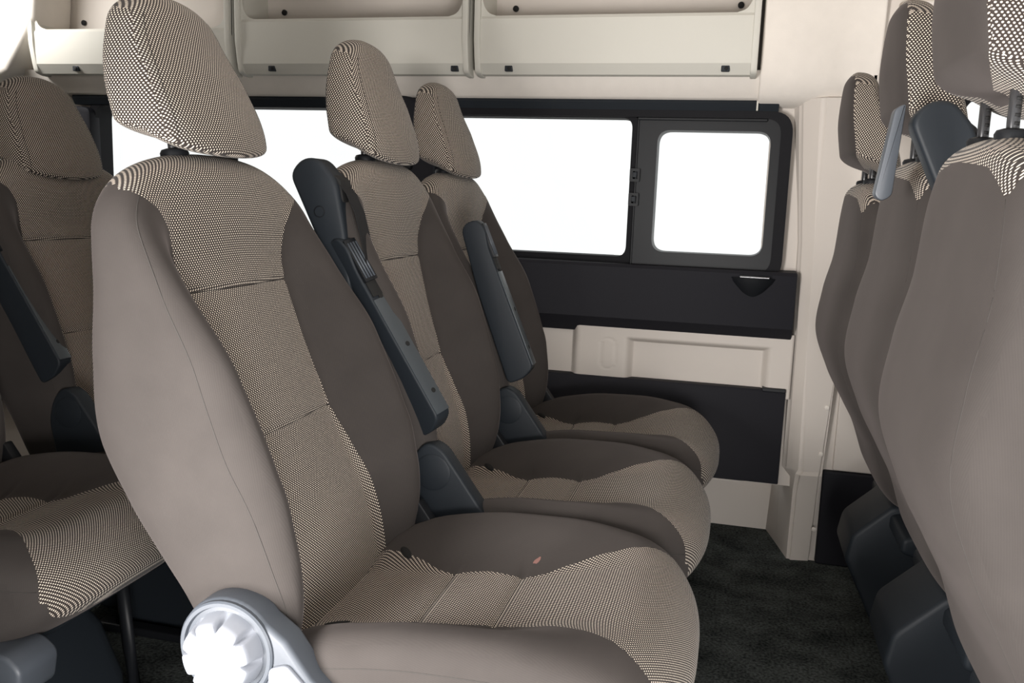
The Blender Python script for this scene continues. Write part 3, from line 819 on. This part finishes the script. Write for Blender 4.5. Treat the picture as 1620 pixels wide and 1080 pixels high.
# door surround ahead of the pillar
bm = bmesh.new(); prism(bm, roundpoly([(.285, 1.15), (.33, 1.24), (.42, 1.31), (1.6, 1.33), (1.6, 1.61), (.27, 1.61), (.27, 1.2)], .02, 5), WY-.10, WY-.0, 'y', .01, 3)
struct('trim_10', bm, M_BEIGE, True, 40)
bm = bmesh.new(); box(bm, .285, 2.2, WY-.012, WY+.01, .258, .93, .004); box(bm, .285, .462, WY-.012, WY+.01, .93, 1.23, .004); struct('trim_11', bm, M_BEIGE)
bm = bmesh.new(); box(bm, .262, 2.2, WY-.02, WY+.02, 0, .256, .004); struct('trim_12', bm, M_PANEL)
hb = bmesh.new(); tube(hb, [(.33, WY-.10, 1.405), (.335, WY-.13, 1.402), (.36, WY-.145, 1.40), (.47, WY-.145, 1.40), (.50, WY-.13, 1.402), (.505, WY-.10, 1.405)], .009, 12)
tag(from_bm('grab_handle', hb, M_BEIGE, None, True), 'beige grab handle high on the front door surround', 'handle')

# dark pillar between the two large windows, with belt anchor
bm = bmesh.new()
prism(bm, roundpoly([(-1.005, .62), (-.83, .62), (-.825, 1.10), (-.86, 1.185), (-.92, 1.205), (-1.0, 1.20)], .03, 6), WY-.055, WY-.0, 'y', .01, 3)
bp = struct('trim_13', bm, M_PANEL, True, 40)
bm = bmesh.new(); box(bm, -.93, -.885, WY-.075, WY-.052, 1.0, 1.09, .008); from_bm('belt_anchor', bm, M_BLACK, bp)
bm = bmesh.new(); box(bm, -.925, -.89, WY-.080, WY-.078, .70, 1.03); from_bm('belt_webbing', bm, M_WEB, bp)
# dark pillar behind the rear headrest
bm = bmesh.new(); prism(bm, roundpoly([(-2.09, .6), (-1.925, .6), (-1.93, 1.16), (-2.09, 1.17)], .02, 4), WY-.05, WY, 'y', .008, 2)
struct('trim_14', bm, M_PANEL, True, 40)
# bright beige rear corner pillar
bm = bmesh.new(); prism(bm, [(-2.74, 1.17), (-2.30, 1.17), (-2.12, 1.25), (-2.02, 1.40), (-2.0, 1.60), (-2.74, 1.60)], WY-.16, WY-.0, 'y', .015, 3)
struct('trim_15', bm, M_LINER, True, 40)

# ---- luggage trays along the roof
W2 = WY+.07
def tray(x0, x1, zl, label, holes):
    t = thing('luggage_tray', label, 'luggage tray', ((x0+x1)/2, W2-.15, 1.25), 'open luggage trays above the windows')
    ox, oz = (x0+x1)/2, 1.25; oy = W2-.15
    # body shell: profile in (y, z), bottom, front, rolled lip, inner side back to the wall
    prof = [(W2-.005, 1.252), (W2-.186, 1.246), (W2-.192, 1.247), (W2-.211, 1.272), (W2-.216, 1.31), (W2-.218, zl-.008), (W2-.213, zl), (W2-.205, zl-.004),
            (W2-.200, 1.30), (W2-.190, 1.272), (W2-.17, 1.262), (W2-.005, 1.266)]
    bm = bmesh.new(); prism(bm, [(y-oy, z-oz) for y, z in prof], x0+.006-ox, x1-.006-ox, 'x', 0)
    b = from_bm('tray_body', bm, M_BIN, t, True, 28)
    # end cheeks
    for xe, sg in ((x0, 1), (x1, -1)):
        pr = [(W2-.005, 1.245), (W2-.180, 1.242), (W2-.206, 1.25), (W2-.214, 1.28), (W2-.224, 1.33), (W2-.226, 1.42), (W2-.222, 1.60), (W2-.005, 1.60)]
        bm = bmesh.new(); prism(bm, [(y-oy, z-oz) for y, z in roundpoly(pr, .01, 4)], xe-ox, xe+sg*.016-ox, 'x', .003, 2)
        from_bm('end_cheek', bm, M_BIN, t, True, 35)
        # curved web between cheek and lip
        bm = bmesh.new(); c0 = [(0, 1.335), (.075, 1.335), (.06, zl), (.034, zl+.006), (.02, zl+.03), (.014, zl+.10), (0, zl+.20)]
        prism(bm, [(xe+sg*a-ox, z-oz) for a, z in roundpoly(c0, .012, 4)], W2-.214-oy, W2-.206-oy, 'y', .002)
        from_bm('corner_web', bm, M_BIN, t, True, 35)
    for hx in holes:
        bm = bmesh.new(); box(bm, hx-.010-ox, hx+.010-ox, W2-.2075-oy, W2-.19-oy, 1.253-oz, 1.268-oz, .002)
        s_ = from_bm('screw_pocket', bm, M_SLATE, t)
        bm = bmesh.new(); lathe(bm, [(.0045, 0), (.0045, .004), (.003, .005)], (hx+.002-ox, W2-.206-oy, 1.260-oz), (0, -1, 0), 14)
        from_bm('screw', bm, M_HOLE, s_, True, 40)
    for hx in (x0+.07, x1-.05):
        bm = bmesh.new(); lathe(bm, [(.008, 0), (.008, .004), (.005, .006)], (hx-ox, WY-.002-oy, zl+.045-oz), (0, -1, 0), 16)
        from_bm('wall_bolt', bm, M_HOLE, t, True, 40)
    return t
tray(-.690, .014, 1.388, 'pale luggage tray above the window, rightmost of the three', (-.60, -.06))
tray(-1.372, -.706, 1.388, 'pale luggage tray above the window, middle of the three', (-1.27, -.745))
tray(-2.045, -1.388, 1.368, 'pale luggage tray above the window, leftmost behind the nearest headrest', (-1.90, -1.46))
